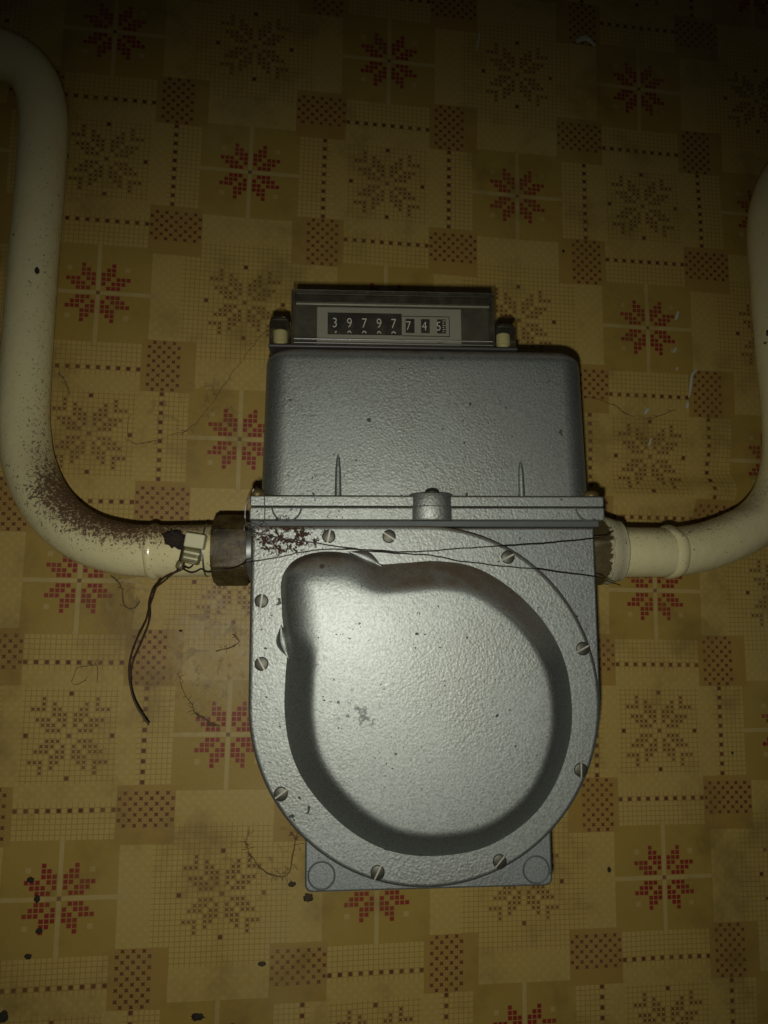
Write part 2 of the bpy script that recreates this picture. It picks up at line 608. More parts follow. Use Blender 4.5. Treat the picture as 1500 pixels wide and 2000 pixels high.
def tube_mesh(path, radius, sides=10, taper=None):
    """path in metres; radius in metres or function of t"""
    rings = []
    T = [(path[min(i + 1, len(path) - 1)] - path[max(i - 1, 0)]).normalized() for i in range(len(path))]
    up = Vector((0, 1, 0)) if abs(T[0].y) < 0.9 else Vector((1, 0, 0))
    nrm = (up - T[0] * up.dot(T[0])).normalized()
    for i, p in enumerate(path):
        nrm = (nrm - T[i] * nrm.dot(T[i])).normalized()
        bi = T[i].cross(nrm)
        r = radius(i / (len(path) - 1)) if callable(radius) else radius
        rings.append([p + (nrm * math.cos(2 * math.pi * k / sides) + bi * math.sin(2 * math.pi * k / sides)) * r
                      for k in range(sides)])
    me = loft_mesh(rings)
    return sharp(me, 50)


def lathe_x(profile, zc, dc, sides=48, M4=None):
    """profile [(x, r)] in mm turned about an axis along x through (zc, dc)"""
    rings = []
    for x, r in profile:
        rings.append([Vector((x, -dc + r * math.cos(2 * math.pi * k / sides),
                              zc + r * math.sin(2 * math.pi * k / sides))) * MM for k in range(sides)])
    return sharp(loft_mesh(rings), 30)


def W(x, d, z):
    return Vector((x, -d, z)) * MM


# ------------------------------------------------------------------ the wall
def build_wall():
    xs = np.arange(-900, 901, 7.5)
    zs = np.arange(-800, 1201, 7.5)
    nx, nz = len(xs), len(zs)
    verts = []
    for z in zs:
        for x in xs:
            y = (mnoise.noise(Vector((x * 0.006, z * 0.006, 3.1))) * 2.0
                 + mnoise.noise(Vector((x * 0.02, z * 0.02, 7.7))) * 0.5)
            # a loose fold of the oilcloth above the right pipe
            t = (x - 150) / 150.0
            if -0.3 < t < 1.6:
                zc = 143 + 26 * t * t * 0.8
                w = max(0.0, 1 - abs(t - 0.62) / 0.95)
                y -= 9.0 * w * math.exp(-((z - zc) / 9.0) ** 2)
                zc2 = 165 + 6 * t
                y += 6.0 * w * math.exp(-((z - zc2) / 12.0) ** 2)
            # crumpled film left of the meter
            w = math.exp(-(((x + 125) / 38.0) ** 2 + ((z - 20) / 48.0) ** 2))
            y -= w * (1.2 * mnoise.noise(Vector((x * 0.07, z * 0.07, 1.0))) + 0.4)
            verts.append((x * MM, y * MM, z * MM))
    faces = []
    for j in range(nz - 1):
        for i in range(nx - 1):
            a = j * nx + i
            faces.append((a, a + 1, a + nx + 1, a + nx))
    me = bpy.data.meshes.new("wall")
    me.from_pydata(verts, [], faces)
    o = obj("wall", me, 'wall', smooth=True)
    o['kind'] = 'structure'
    o['label'] = 'yellowed oilcloth wall printed with cross-stitch stars'
    return o


build_wall()

# ------------------------------------------------------------------ gas meter
PSI, RHO = math.radians(4.0), math.radians(1.1)
RM = Matrix.Rotation(-PSI, 4, 'Z') @ Matrix.Rotation(-RHO, 4, 'Y')
MT = Matrix.Translation(Vector((9.06834, -0.31667, 0.0)) * MM) @ RM
meter = empty("gas_meter")
meter.matrix_world = MT
tag(meter, 'silver hammer-painted gas meter with round domed cover hanging between two pipes', 'gas meter')


def mpt(x, d, z):
    return MT @ W(x, d, z)


def part(name, me, mat, parent=meter, smooth=False):
    return obj(name, me, mat, parent, smooth)


def rrect(x0, x1, z0, z1, r, n=6):
    pts = []
    for cx, cz, a0 in ((x1 - r, z1 - r, 0), (x0 + r, z1 - r, 90), (x0 + r, z0 + r, 180), (x1 - r, z0 + r, 270)):
        for k in range(n + 1):
            a = math.radians(a0 + 90 * k / n)
            pts.append((cx + r * math.cos(a), cz + r * math.sin(a)))
    return pts


# lower body casting: square shoulders above, half round below
bodyo = []
for k in range(49):
    a = math.radians(180 + 180 * k / 48)
    bodyo.append((0.2 + 98.2 * math.cos(a), 8.0 + 92.0 * math.sin(a)))
bodyo += [(98.6, 104.6), (-98.2, 104.6)]
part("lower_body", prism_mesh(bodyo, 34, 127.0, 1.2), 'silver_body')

# pedestal foot below the disc
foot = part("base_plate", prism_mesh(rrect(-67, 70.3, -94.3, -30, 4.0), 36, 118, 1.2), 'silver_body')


def ring_mark(cx, cz, r, d, a0=0, a1=360):
    n = 40
    path = [W(cx + r * math.cos(math.radians(a0 + (a1 - a0) * k / n)), d,
              cz + r * math.sin(math.radians(a0 + (a1 - a0) * k / n))) for k in range(n + 1)]
    return tube_mesh(path, 0.55 * MM, 6)


for cx in (-57.9, 61.1):
    part("casting_ring", ring_mark(cx, -85.5, 7.2, 118.0, 0, 359), 'gasket', foot)
# gasket and the two bolted flanges
part("gasket", box_mesh(-97.6, 99.6, 40, 132.5, 104.7, 107.95, 0.4, 2), 'gasket')
lf = part("body_flange", prism_mesh(rrect(-98.2, 101.8, 108.0, 115.2, 0.9), 32, 136.4, 0.9), 'silver')
part("casting_ring", ring_mark(-77.6, 115.2, 8.0, 136.4, 180, 360), 'gasket', lf)
part("casting_ring", ring_mark(92.4, 115.2, 7.4, 136.4, 180, 300), 'gasket', lf)
uf = part("housing_flange", prism_mesh(rrect(-98.0, 101.6, 115.6, 121.6, 1.2), 32, 136.8, 0.9), 'silver')

# centre lug and its screw
lug_rings = []
for z, s in ((108.0, 0.965), (108.7, 1.0), (122.0, 1.0), (122.8, 0.96)):
    lug_rings.append([W(3.2 + 12.7 * s * math.cos(math.radians(a)), 132 + 9.0 * s * math.sin(math.radians(a)), z)
                      for a in range(0, 360, 8)])
lug = part("flange_lug", sharp(loft_mesh(lug_rings)), 'silver')
part("lug_seam", tube_mesh([W(3.2 + 12.75 * math.cos(math.radians(a)), 132 + 9.05 * math.sin(math.radians(a)), 115.4)
                            for a in range(4, 177, 6)], 0.28 * MM, 5), 'gasket', lug)


def dome_head(x, d, z, r, h):
    rings = []
    for t in (0, 0.0, 0.45, 0.7, 0.88, 0.97):
        pass
    prof = [(r, 0), (r, h * 0.35), (r * 0.93, h * 0.62), (r * 0.72, h * 0.86), (r * 0.4, h * 0.97), (0.05, h)]
    for rr, hh in prof:
        rings.append([W(x + rr * math.cos(2 * math.pi * k / 24), d + rr * math.sin(2 * math.pi * k / 24), z + hh)
                      for k in range(24)])
    return sharp(loft_mesh(rings), 40)


part("lug_screw", dome_head(3.6, 134, 122.6, 4.2, 3.6), 'screw', lug)
part("corner_bolt", dome_head(-94.6, 130, 121.6, 4.2, 4.6), 'brass')
part("corner_bolt", dome_head(97.8, 126, 121.6, 4.4, 4.8), 'brass')

# upper housing: rounded, drafted box
hr = []
zs_h = [121.0, 122.0, 140, 160, 180, 196, 202.5]
hh = [(z, 0.0) for z in zs_h]
R_TOP = 9.0
for k in range(1, 9):
    a = math.radians(90 * k / 8)
    hh.append((202.5 + R_TOP * math.sin(a), R_TOP * (1 - math.cos(a))))
for z, ins in hh:
    dr = (z - 121.0) * 0.020
    x0, x1 = -93.8 + dr + ins, 98.2 - dr * 0.6 + ins * -1
    f0, f1 = 50.0, 130.5 - dr * 1.4 - ins
    r = max(3.0, 15.0 - ins * 0.6)
    ring = []
    for cx, cd, a0 in ((x1 - r, f1 - r, 0), (x0 + r, f1 - r, 90), (x0 + r, f0 + r, 180), (x1 - r, f0 + r, 270)):
        for k in range(9):
            a = math.radians(a0 + 90 * k / 8)
            ring.append(W(cx + r * math.cos(a), cd + r * math.sin(a), z))
    hr.append(ring)
hme = loft_mesh(hr)
hme.shade_smooth()
hme.set_sharp_from_angle(angle=math.radians(50))
housing = part("upper_housing", hme, 'silver')
for x, zt in ((-49.3, 147.5), (55.8, 144.5)):
    rings = []
    for z, r in ((121.0, 2.3), (124.0, 2.05), (130, 1.95), (138, 1.7), (zt - 3, 1.0), (zt, 0.1)):
        rings.append([W(x + r * math.cos(2 * math.pi * k / 16), 129.9 - (z - 121) * 0.022 + 1.1 * r * math.sin(2 * math.pi * k / 16), z)
                      for k in range(16)])
    part("casting_rib", sharp(loft_mesh(rings), 60), 'silver', housing)

# front cover: disc with a square upper left corner
cov = []
CX, CZ, CRD = -0.8, 8.6, 96.6
for k in range(97):
    a = math.radians(90 - 270 * k / 96)
    cov.append((CX + CRD * math.cos(a), CZ + CRD * math.sin(a)))
for k in range(1, 9):
    a = math.radians(180 - 90 * k / 8)
    cov.append((-97.4 + 3 + 3 * math.cos(a), 105.2 - 3 + 3 * math.sin(a)))
cover = part("front_cover", prism_mesh(cov, 126.6, 134.2, 2.4, 6), 'silver')

# dome outline (foot of the raised pan)
foot_pts = [(-80.2, 66), (-79.5, 77.5), (-72.5, 86.3), (-60, 90.2), (-45, 89.8), (-34.5, 86.6), (-26, 83.6),
            (-12, 84.3), (7, 85.2), (27.7, 81.5), (47.6, 69.6), (64.5, 52.4), (75.4, 32.6), (79.4, 10.4),
            (78.0, -11.6), (69.2, -35.2), (54.1, -53.9), (30.2, -67.6), (2.6, -71.6), (-21.9, -68.3),
            (-43.6, -56.9), (-62.6, -38.1), (-73.2, -19.5), (-77.6, 2), (-77.6, 22), (-76.8, 35.5), (-78.6, 47)]


def closed_spline(pts, k=8):
    n = len(pts)
    P = [Vector((x, z)) for x, z in pts]
    out = []
    for i in range(n):
        p0, p1, p2, p3 = P[i - 1], P[i], P[(i + 1) % n], P[(i + 2) % n]
        for s in range(k):
            t = s / k
            out.append(0.5 * ((2 * p1) + (p2 - p0) * t + (2 * p0 - 5 * p1 + 4 * p2 - p3) * t * t
                              + (3 * p1 - p0 - 3 * p2 + p3) * t ** 3))
    return np.array([(q.x, q.y) for q in out])


def dome_mesh():
    poly = closed_spline(foot_pts)
    st = 1.0
    xs = np.arange(-86, 86.1, st)
    zs = np.arange(-77, 96.1, st)
    XX, ZZ = np.meshgrid(xs, zs)
    pts = np.stack([XX.ravel(), ZZ.ravel()], 1)
    A = poly
    B = np.roll(poly, -1, 0)
    dist = np.full(len(pts), 1e9)
    inside = np.zeros(len(pts), bool)
    for a, b in zip(A, B):
        ab = b - a
        t = np.clip(((pts - a) @ ab) / max(ab @ ab, 1e-9), 0, 1)
        q = a + t[:, None] * ab
        dist = np.minimum(dist, np.hypot(*(pts - q).T))
        c = ((a[1] > pts[:, 1]) != (b[1] > pts[:, 1]))
        with np.errstate(divide='ignore', invalid='ignore'):
            xi = (b[0] - a[0]) * (pts[:, 1] - a[1]) / (b[1] - a[1] + 1e-12) + a[0]
        inside ^= c & (pts[:, 0] < xi)
    sd = np.where(inside, dist, -dist).reshape(XX.shape)
    # soften the medial creases of the distance field
    for _ in range(3):
        s2 = sd.copy()
        s2[1:-1, 1:-1] = (sd[1:-1, 1:-1] * 4 + sd[:-2, 1:-1] + sd[2:, 1:-1] + sd[1:-1, :-2] + sd[1:-1, 2:]) / 8
        sd = s2
    tt = np.linspace(0, 40, 801)

    def profile(g0, wl, we):
        sl = np.where(tt < wl, g0, g0 * (0.5 + 0.5 * np.cos(np.pi * np.clip((tt - wl) / (we - wl), 0, 1))))
        return np.concatenate([[0], np.cumsum(sl)[:-1] * (tt[1] - tt[0])])
    steep = profile(1.22, 10.6, 18.6)
    sslope = np.where(tt < 3.2, 2.7, 0.0)
    sslope = np.maximum(sslope, 0.92 * np.clip(1 - (tt - 3.2) / 18.0, 0, 1) ** 1.5)
    sslope = np.convolve(np.pad(sslope, 30, mode='edge'), np.ones(61) / 61, mode='valid')
    soft = np.concatenate([[0], np.cumsum(sslope)[:-1] * (tt[1] - tt[0])])
    soft = soft * steep[-1] / soft[-1]
    lob = np.clip((48.0 - np.hypot(XX + 68.0, ZZ - 75.0)) / 22.0, 0, 1)
    lob = lob * lob * (3 - 2 * lob)
    hs = np.interp(sd, tt, steep) * (1 - lob) + np.interp(sd, tt, soft) * lob
    h = np.where(sd >= 0, hs, sd * 1.4)
    # the pressed face bellies out a touch
    h = h + np.where(sd > 12, 0.5 * (1 - np.clip((XX ** 2 + (ZZ - 6) ** 2) / 70.0 ** 2, 0, 1)) * np.clip((sd - 12) / 10, 0, 1), 0)
    keep = sd > -1.6
    idx = -np.ones(sd.shape, int)
    idx[keep] = np.arange(keep.sum())
    verts = [(x * MM, -(134.2 + hh_) * MM, z * MM) for x, z, hh_ in zip(XX[keep], ZZ[keep], h[keep])]
    faces = []
    for j in range(sd.shape[0] - 1):
        for i in range(sd.shape[1] - 1):
            q = (idx[j, i], idx[j, i + 1], idx[j + 1, i + 1], idx[j + 1, i])
            if min(q) >= 0:
                faces.append(tuple(int(v) for v in q))
    me = bpy.data.meshes.new("dome")
    me.from_pydata(verts, [], faces)
    me.shade_smooth()
    return me


part("raised_dome", dome_mesh(), 'silver', cover)


def pinch(p0, p1, wdt, hgt, side):
    """lens-shaped web where the pressing folds at a re-entrant corner"""
    n = 14
    a, b = Vector(p0), Vector(p1)
    ax = (b - a).normalized()
    nr = Vector((-ax.y, ax.x)) * side
    up, dn = [], []
    for i in range(n + 1):
        t = i / n
        c = a.lerp(b, t) + nr * (math.sin(math.pi * t) * 0.8)
        s_ = 0.06 + math.sin(math.pi * t) ** 1.3 * wdt
        up.append((c.x + nr.x * s_, c.y + nr.y * s_))
        dn.append((c.x - nr.x * s_, c.y - nr.y * s_))
    pts = up + dn[::-1]
    # lower edge wide, crest narrow and curved
    rings = []
    for f, h in ((1.5, -0.6), (1.0, 0.55 * hgt), (0.62, 0.9 * hgt), (0.28, hgt)):
        ring = []
        for i, (x, z) in enumerate(pts):
            j = i if i <= n else 2 * n + 1 - i
            t = j / n
            c = a.lerp(b, t) + nr * (math.sin(math.pi * t) * 0.8)
            k = 0.25 + 0.75 * math.sin(math.pi * t)
            ring.append(W(c.x + (x - c.x) * f, 134.2 + h * (k if h > 0 else 1), c.y + (z - c.y) * f))
        rings.append(ring)
    me = loft_mesh(rings)
    return sharp(me, 40)


part("fold_web", pinch((-44, 90.6), (-24.6, 81.8), 2.7, 5.2, 1), 'silver', cover)
part("fold_web", pinch((-80.2, 51.0), (-75.8, 32.4), 2.7, 5.2, -1), 'silver', cover)


# slotted screws round the cover
def screw_mesh():
    bm = bmesh.new()
    R, H, S, DP = 3.75, 1.7, 0.5, 0.7
    def seg(sign):
        a0 = math.asin(S / R)
        prof = [(1.0, 0.0), (1.0, H * 0.62), (0.93, H * 0.88), (0.80, H)]
        rings = []
        for f, z in prof:
            ring = []
            for k in range(15):
                a = a0 + (math.pi - 2 * a0) * k / 14
                x, y = R * f * math.cos(a), R * f * math.sin(a)
                y = max(y, S)
                ring.append(bm.verts.new((x * MM, -z * MM, sign * y * MM)))
            rings.append(ring)
        for ra, rb in zip(rings[:-1], rings[1:]):
            for i in range(14):
                bm.faces.new((ra[i], ra[i + 1], rb[i + 1], rb[i]))
            bm.faces.new((ra[0], rb[0], rb[-1], ra[-1]))
        bm.faces.new(rings[-1])
    seg(1)
    seg(-1)
    n0 = len(bm.faces)
    q = [bm.verts.new((x * MM, -(H - DP) * MM, z * MM)) for x, z in ((-R * .97, -S), (R * .97, -S), (R * .97, S), (-R * .97, S))]
    f = bm.faces.new(q)
    bmesh.ops.recalc_face_normals(bm, faces=bm.faces)
    f.material_index = 1
    me = bpy.data.meshes.new("screw")
    bm.to_mesh(me)
    bm.free()
    me.materials.append(MAT['screw'])
    me.materials.append(MAT['slot'])
    return sharp(me, 30)


sm = screw_mesh()
for x, z, ang in ((-54.4, 99.0, 78), (-20.9, 99.0, -33), (45.9, 87.3, 26), (-90.9, 63.6, 82), (-90.4, 29.9, -62),
                  (86.7, 36.4, 28), (83.1, -28.7, 88), (-79.2, -38.0, 35), (-28.0, -78.9, 62), (37.2, -75.0, 48)):
    s = obj("screw", sm, None, cover)
    s.location = W(x, 134.15, z)
    s.rotation_euler = (0, -math.radians(ang), 0)

# ---- index window on top
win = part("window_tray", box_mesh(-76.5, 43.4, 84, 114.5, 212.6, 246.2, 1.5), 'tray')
dial = part("dial_plate", box_mesh(-62.3, 25.0, 114.4, 117.6, 214.4, 239.0, 0.5), 'dial')
part("counter_window", box_mesh(-55.8, -11.3, 117.2, 117.95, 221.7, 235.3, 0.15, 1), 'drum', dial)
for x0, x1, z0, z1 in ((-11.1, 17.8, 221.3, 221.75), (-11.1, 17.8, 233.6, 234.0), (17.4, 17.8, 221.75, 233.6)):
    part("window_outline", box_mesh(x0, x1, 117.3, 117.85, z0, z1), 'ink', dial)
for x in (-6.6, 2.7, 12.4):
    part("decimal_drum", box_mesh(x - 2.3, x + 3.0, 117.3, 117.9, 223.4, 232.2, 0.15, 1), 'drum', dial)


def text_mesh(s, size, sx=1.0, zcut=None, zkeep_above=True):
    cu_ = bpy.data.curves.new("t", 'FONT')
    cu_.body = s
    cu_.size = size * MM
    cu_.align_x = 'CENTER'
    cu_.extrude = 0.08 * MM
    cu_.offset = -0.00009
    t = bpy.data.objects.new("t", cu_)
    COL.objects.link(t)
    dg = bpy.context.evaluated_depsgraph_get()
    me = bpy.data.meshes.new_from_object(t.evaluated_get(dg))
    bpy.data.objects.remove(t)
    bm = bmesh.new()
    bm.from_mesh(me)
    bpy.data.meshes.remove(me)
    for v in bm.verts:
        x, y, z = v.co
        v.co = Vector((x * sx, -z, y))
    if zcut is not None:
        bmesh.ops.bisect_plane(bm, geom=bm.verts[:] + bm.edges[:] + bm.faces[:], plane_co=(0, 0, zcut * MM),
                               plane_no=(0, 0, 1), clear_inner=True)
    m2 = bpy.data.meshes.new("digit")
    bm.to_mesh(m2)
    bm.free()
    return m2


for x, ch, nxt in zip((-51.5, -42.8, -33.9, -25.0, -16.3), "39797", "40808"):
    d_ = part("digit", text_mesh(ch, 8.6, 0.80), 'digit', dial)
    d_.location = W(x, 118.05, 226.0)
    n_ = part("digit_edge", text_mesh(nxt, 8.6, 0.80, 4.4), 'digit', dial)
    n_.location = W(x, 118.05, 218.2)
for x, ch in zip((-7.3, 2.4, 11.0), "745"):
    d_ = part("digit", text_mesh(ch, 8.2, 0.78), 'digit', dial)
    d_.location = W(x, 118.0, 225.0)
for k in range(6):
    part("scale_tick", box_mesh(13.4, 15.0 if k % 2 else 14.4, 117.85, 118.0, 224.2 + k * 1.35, 224.55 + k * 1.35), 'digit', dial)
um = part("unit_marking", text_mesh("м³", 5.2, 0.9), 'ink', dial)
um.location = W(12.5, 117.75, 216.0)

cover_w = part("window_cover", box_mesh(-77.2, 44.2, 121.8, 124.2, 213.2, 247.0, 0.9, 3), 'clear')
part("cover_side", box_mesh(-77.2, -75.0, 86, 121.75, 213.2, 247.0, 0.4, 2), 'clear_edge', cover_w)
part("cover_side", box_mesh(42.0, 44.2, 86, 121.75, 213.2, 247.0, 0.4, 2), 'clear_edge', cover_w)
part("cover_top", box_mesh(-74.95, 41.95, 86, 121.75, 244.8, 247.0, 0.4, 2), 'dark_lip', cover_w)  # clear top wall coloured dark for the unlit interior
part("cover_lip", box_mesh(-74.9, 41.9, 119.6, 121.7, 239.6, 244.6, 0.5, 2), 'dark_lip', cover_w)  # dark strip added as shade behind the pane's upper edge
part("cover_ledge", box_mesh(-74.5, 41.5, 120.4, 121.75, 238.5, 239.5, 0.25, 2), 'ledge_light', cover_w)  # these thin strips paint the light caught along the pane's edges
part("cover_ledge", box_mesh(-75.5, 42.5, 124.0, 124.9, 216.0, 216.5, 0.2, 2), 'ledge_light', cover_w)
part("cover_ledge", box_mesh(-75.5, 42.5, 124.0, 124.9, 213.6, 214.2, 0.2, 2), 'ledge', cover_w)
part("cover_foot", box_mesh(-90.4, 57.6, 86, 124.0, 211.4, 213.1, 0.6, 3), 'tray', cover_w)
for x0, x1, zt in ((-90.2, -78.2, 231.8), (45.2, 57.4, 229.8)):
    part("seal_boss", prism_mesh([(x0, 213.15), (x1, 213.15)] +
         [((x0 + x1) / 2 + (x1 - x0) / 2 * math.cos(math.radians(a)),
           zt - 5.0 + 5.0 * math.sin(math.radians(a))) for a in range(0, 181, 12)], 104, 121, 1.0), 'clear_edge', cover_w)
    xc = (x0 + x1) / 2
    rings = []
    for z, r in ((214.0, 3.4), (218.0, 3.6), (218.2, 4.3), (224.5, 4.3), (225.2, 3.6)):
        rings.append([W(xc + r * math.cos(2 * math.pi * k / 24), 112.5 + r * math.sin(2 * math.pi * k / 24), z) for k in range(24)])
    part("seal_plug", sharp(loft_mesh(rings)), 'cream', cover_w)
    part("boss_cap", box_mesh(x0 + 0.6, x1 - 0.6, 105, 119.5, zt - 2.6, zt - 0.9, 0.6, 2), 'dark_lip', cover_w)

# collars screwed into the meter's side
for x0, x1 in ((-106.5, -97.5), (99.0, 104.5)):
    part("side_collar", lathe_x([(x0, 17.5), (x0 + 0.6, 19.0), (x1 - 3.2, 19.0), (x1 - 3.0, 18.0), (x1 - 2.4, 18.0),
                                 (x1 - 2.2, 20.0), (x1, 20.0)], 95.3, 77), 'collar')

# ------------------------------------------------------------------ pipes
PR = 16.3


def hexnut(x0, x1, r, zc, dc, rot=0.0, ch=1.6):
    rings = []
    n = 6
    seg = 8
    def ring(x, rr, rmax):
        pts = []
        for k in range(n):
            a0, a1 = math.radians(60 * k + rot), math.radians(60 * (k + 1) + rot)
            p0 = Vector((math.cos(a0), math.sin(a0))) * rr
            p1 = Vector((math.cos(a1), math.sin(a1))) * rr
            for s in range(seg):
                p = p0.lerp(p1, s / seg)
                if p.length > rmax:
                    p = p.normalized() * rmax
                pts.append(W(x, dc + p.x, zc + p.y))
        return pts
    for x, rm in ((x0, r * 0.90), (x0 + ch, r * 0.975), (x1 - ch, r * 0.975), (x1, r * 0.90)):
        rings.append(ring(x, r, rm))
    me = loft_mesh(rings)
    return sharp(me, 25)


def nut_obj(name, me, mat, parent):
    o = obj(name, me, mat, parent)
    o.matrix_local = MT
    return o


# left pipe
LP = [(-720, 24, 446), (-500, 24, 447), (-330, 24, 448), (-308, 24, 448), (-293.6, 24, 447.0), (-279.3, 24, 441.5), (-267.6, 24, 428),
      (-261.0, 24, 403.7), (-260.0, 24, 374.4), (-260.0, 24, 335.8), (-260.3, 24, 297.9), (-260.2, 24, 242.3),
      (-259.4, 25, 205), (-257.0, 28, 177), (-249.2, 34, 147.5), (-232.6, 44, 120.6), (-208.5, 55, 101.6),
      (-182.0, 63, 93.0), (-156.0, 67, 91.6), (-131.0, 68.5, 92.6), (-112.0, 69.6, 93.2)]
pipe_l = empty("gas_pipe", W(-112, 69.6, 93.2))
tag(pipe_l, 'cream painted gas pipe speckled with grime, curving down the left side into the meter', 'pipe')


def child_world(o, parent):
    o.parent = parent
    o.matrix_parent_inverse = Matrix.Translation(parent.location).inverted()
    return o


path = smooth_path([W(*p) for p in LP], 260)
child_world(obj("tube", tube_mesh(path, PR * MM, 40), 'pipe_dirty'), pipe_l)


def bead(path_pts, at, name, parent, mat, amp, wid, seed, base=PR):
    """uneven weld bead round the tube near path index"""
    p = path_pts[at]
    t = (path_pts[at + 1] - path_pts[at - 1]).normalized()
    up = Vector((0, 0, 1))
    nn = (up - t * up.dot(t)).normalized()
    bi = t.cross(nn)
    rings = []
    for j in range(9):
        f = j / 8 * 2 - 1
        ring = []
        for k in range(48):
            a = 2 * math.pi * k / 48
            wob = mnoise.noise(Vector((math.cos(a) * 1.5, math.sin(a) * 1.5, seed)))
            r = (base - 0.4) + (amp + 0.7 * wob) * math.cos(f * math.pi / 2) ** 0.8
            c = p + t * (f * wid + wob * 1.3) * MM
            ring.append(c + (nn * math.cos(a) + bi * math.sin(a)) * r * MM)
        rings.append(ring)
    me = loft_mesh(rings, cap=False)
    me.shade_smooth()
    return child_world(obj(name, me, mat), parent)


def nearest(path_pts, x):
    return min(range(3, len(path_pts) - 3), key=lambda i: (path_pts[i] - x).length)


bead(path, nearest(path, W(-160, 67, 92)), "weld_bead", pipe_l, 'pipe_dirty', 1.7, 3.2, 1.0)
kr = nearest(path, W(-131.0, 68.5, 92.6))
child_world(obj("tube_ring", tube_mesh([path[kr], path[kr].lerp(path[kr + 1], 0.35)], (PR + 0.3) * MM, 40), 'collar'), pipe_l)
nl = obj("union_nut", hexnut(-126.0, -104.5, 22.9, 95.4, 77, 30.0), 'nut')
nl.parent = pipe_l
nl.matrix_parent_inverse = Matrix.Translation(pipe_l.location).inverted() @ MT

# right pipe
RP = [(112, 84.8, 97.0), (136.5, 84.6, 96.6), (154, 83.5, 96.9), (172.8, 81, 97.7), (196.8, 77, 101.7), (222.0, 72, 109.9),
      (246, 66, 121.8), (266, 60, 142), (278, 55, 170), (281.5, 52, 205), (281.5, 49, 250), (281.3, 47, 300), (281.3, 46, 345),
      (285, 46, 372), (296, 46, 396), (314, 46, 412), (336, 46, 418), (420, 46, 420), (720, 46, 420)]
pipe_r = empty("gas_pipe", W(112, 84.8, 97.0))
tag(pipe_r, 'clean cream painted gas pipe with a lumpy weld, bending up at the right edge', 'pipe')
path_r = smooth_path([W(*p) for p in RP], 220)
child_world(obj("tube", tube_mesh(path_r, PR * MM, 40), 'pipe_clean'), pipe_r)
bead(path_r, nearest(path_r, W(172, 81, 97.5)), "weld_bead", pipe_r, 'pipe_clean', 1.9, 5.0, 4.2)
nr_ = obj("union_nut", hexnut(102.5, 122.5, 23.6, 94.6, 77, 12.0), 'nut_painted')
nr_.parent = pipe_r
nr_.matrix_parent_inverse = Matrix.Translation(pipe_r.location).inverted() @ MT
rim = obj("nut_rim", lathe_x([(121.5, 21.6), (123.6, 21.8), (127.5, 20.4), (130.2, 19.4), (131.4, 19.6), (132.2, 19.0), (132.8, 16.4)],
                             94.6, 77), 'nut_painted')
rim.parent = pipe_r
rim.matrix_parent_inverse = nr_.matrix_parent_inverse.copy()


# dark chip stuck to the left pipe, and the one on the right pipe
def blob(name, c, size, seed, mat='dirt', flat=0.5, sub=2):
    bm = bmesh.new()
    bmesh.ops.create_icosphere(bm, subdivisions=sub, radius=1.0)
    for v in bm.verts:
        n = mnoise.noise(v.co * 1.7 + Vector((seed, seed * 2.3, 0)))
        n2 = mnoise.noise(v.co * 4.5 + Vector((0, seed, seed)))
        v.co *= 1 + 0.4 * n + 0.35 * n2 + 0.25 * mnoise.noise(v.co * 11 + Vector((seed, 3, 1)))
        v.co = Vector((v.co.x * size[0], v.co.y * min(size) * flat, v.co.z * size[1])) * MM
    o = obj(name, to_mesh(bm, name), mat)
    o.data.shade_smooth()
    o.location = c
    return o


# ------------------------------------------------------------------ seal and wires
seal = empty("plastic_seal", mpt(-138, 92, 84))
tag(seal, 'cream and olive plastic seal tied to the left pipe beside the dark nut', 'seal')


def rot_box(name, mat, c, sx, sd, sz, ang, bev=0.8, par=None):
    me = box_mesh(-sx / 2, sx / 2, -sd / 2, sd / 2, -sz / 2, sz / 2, bev)
    o = obj(name, me, mat)
    M_ = MT @ Matrix.Translation(W(*c)) @ Matrix.Rotation(math.radians(-ang), 4, 'Y')
    o.parent = par or seal
    o.matrix_parent_inverse = Matrix.Translation(seal.location).inverted() @ M_
    return o


rot_box("cap", 'cream', (-134.2, 98.5, 99.3), 11.6, 9.0, 8.6, -9, 0.9)
rot_box("ribbed_body", 'olive', (-136.6, 96.3, 90.6), 10.4, 8.0, 9.6, -12, 1.6)
rot_box("rib", 'cream', (-136.0, 100.3, 92.2), 9.4, 0.9, 1.5, -12, 0.4)
rot_box("rib", 'cream', (-136.6, 100.3, 89.0), 8.8, 0.9, 1.3, -12, 0.4)
rot_box("rib", 'olive', (-137.4, 100.2, 86.6), 7.0, 0.9, 1.3, -12, 0.4)
rot_box("side_clip", 'dark_tag', (-142.2, 95.2, 92.4), 2.2, 6.0, 21.0, -12, 0.8)
rot_box("loop_eye", 'olive', (-143.4, 96.4, 85.2), 5.2, 4.6, 5.6, -20, 2.0)

tgo = blob("tag", mpt(-147.4, 95.6, 100.6), (6.6, 4.6), 31.0, 'dark_tag', 0.35, 4)
tgo.rotation_euler = (0, math.radians(24), 0)
tag(tgo, 'small dark torn tag behind the cream plastic seal', 'tag')


def wire_obj(name, pts, r, mat, label, cat='wire', n=90, wob=0.0, sides=7, local=True, group=None):
    P = [(mpt(*p) if local else W(*p)) for p in pts]
    path = smooth_path(P, n)
    if wob:
        path = [q + Vector((mnoise.noise(q * 180), mnoise.noise(q * 190 + Vector((5, 0, 0))), mnoise.noise(q * 170 + Vector((0, 9, 0))))) * wob * MM
                for q in path]
    o = obj(name, tube_mesh(path, r * MM, sides), mat)
    if label:
        tag(o, label, cat, group)
    return o


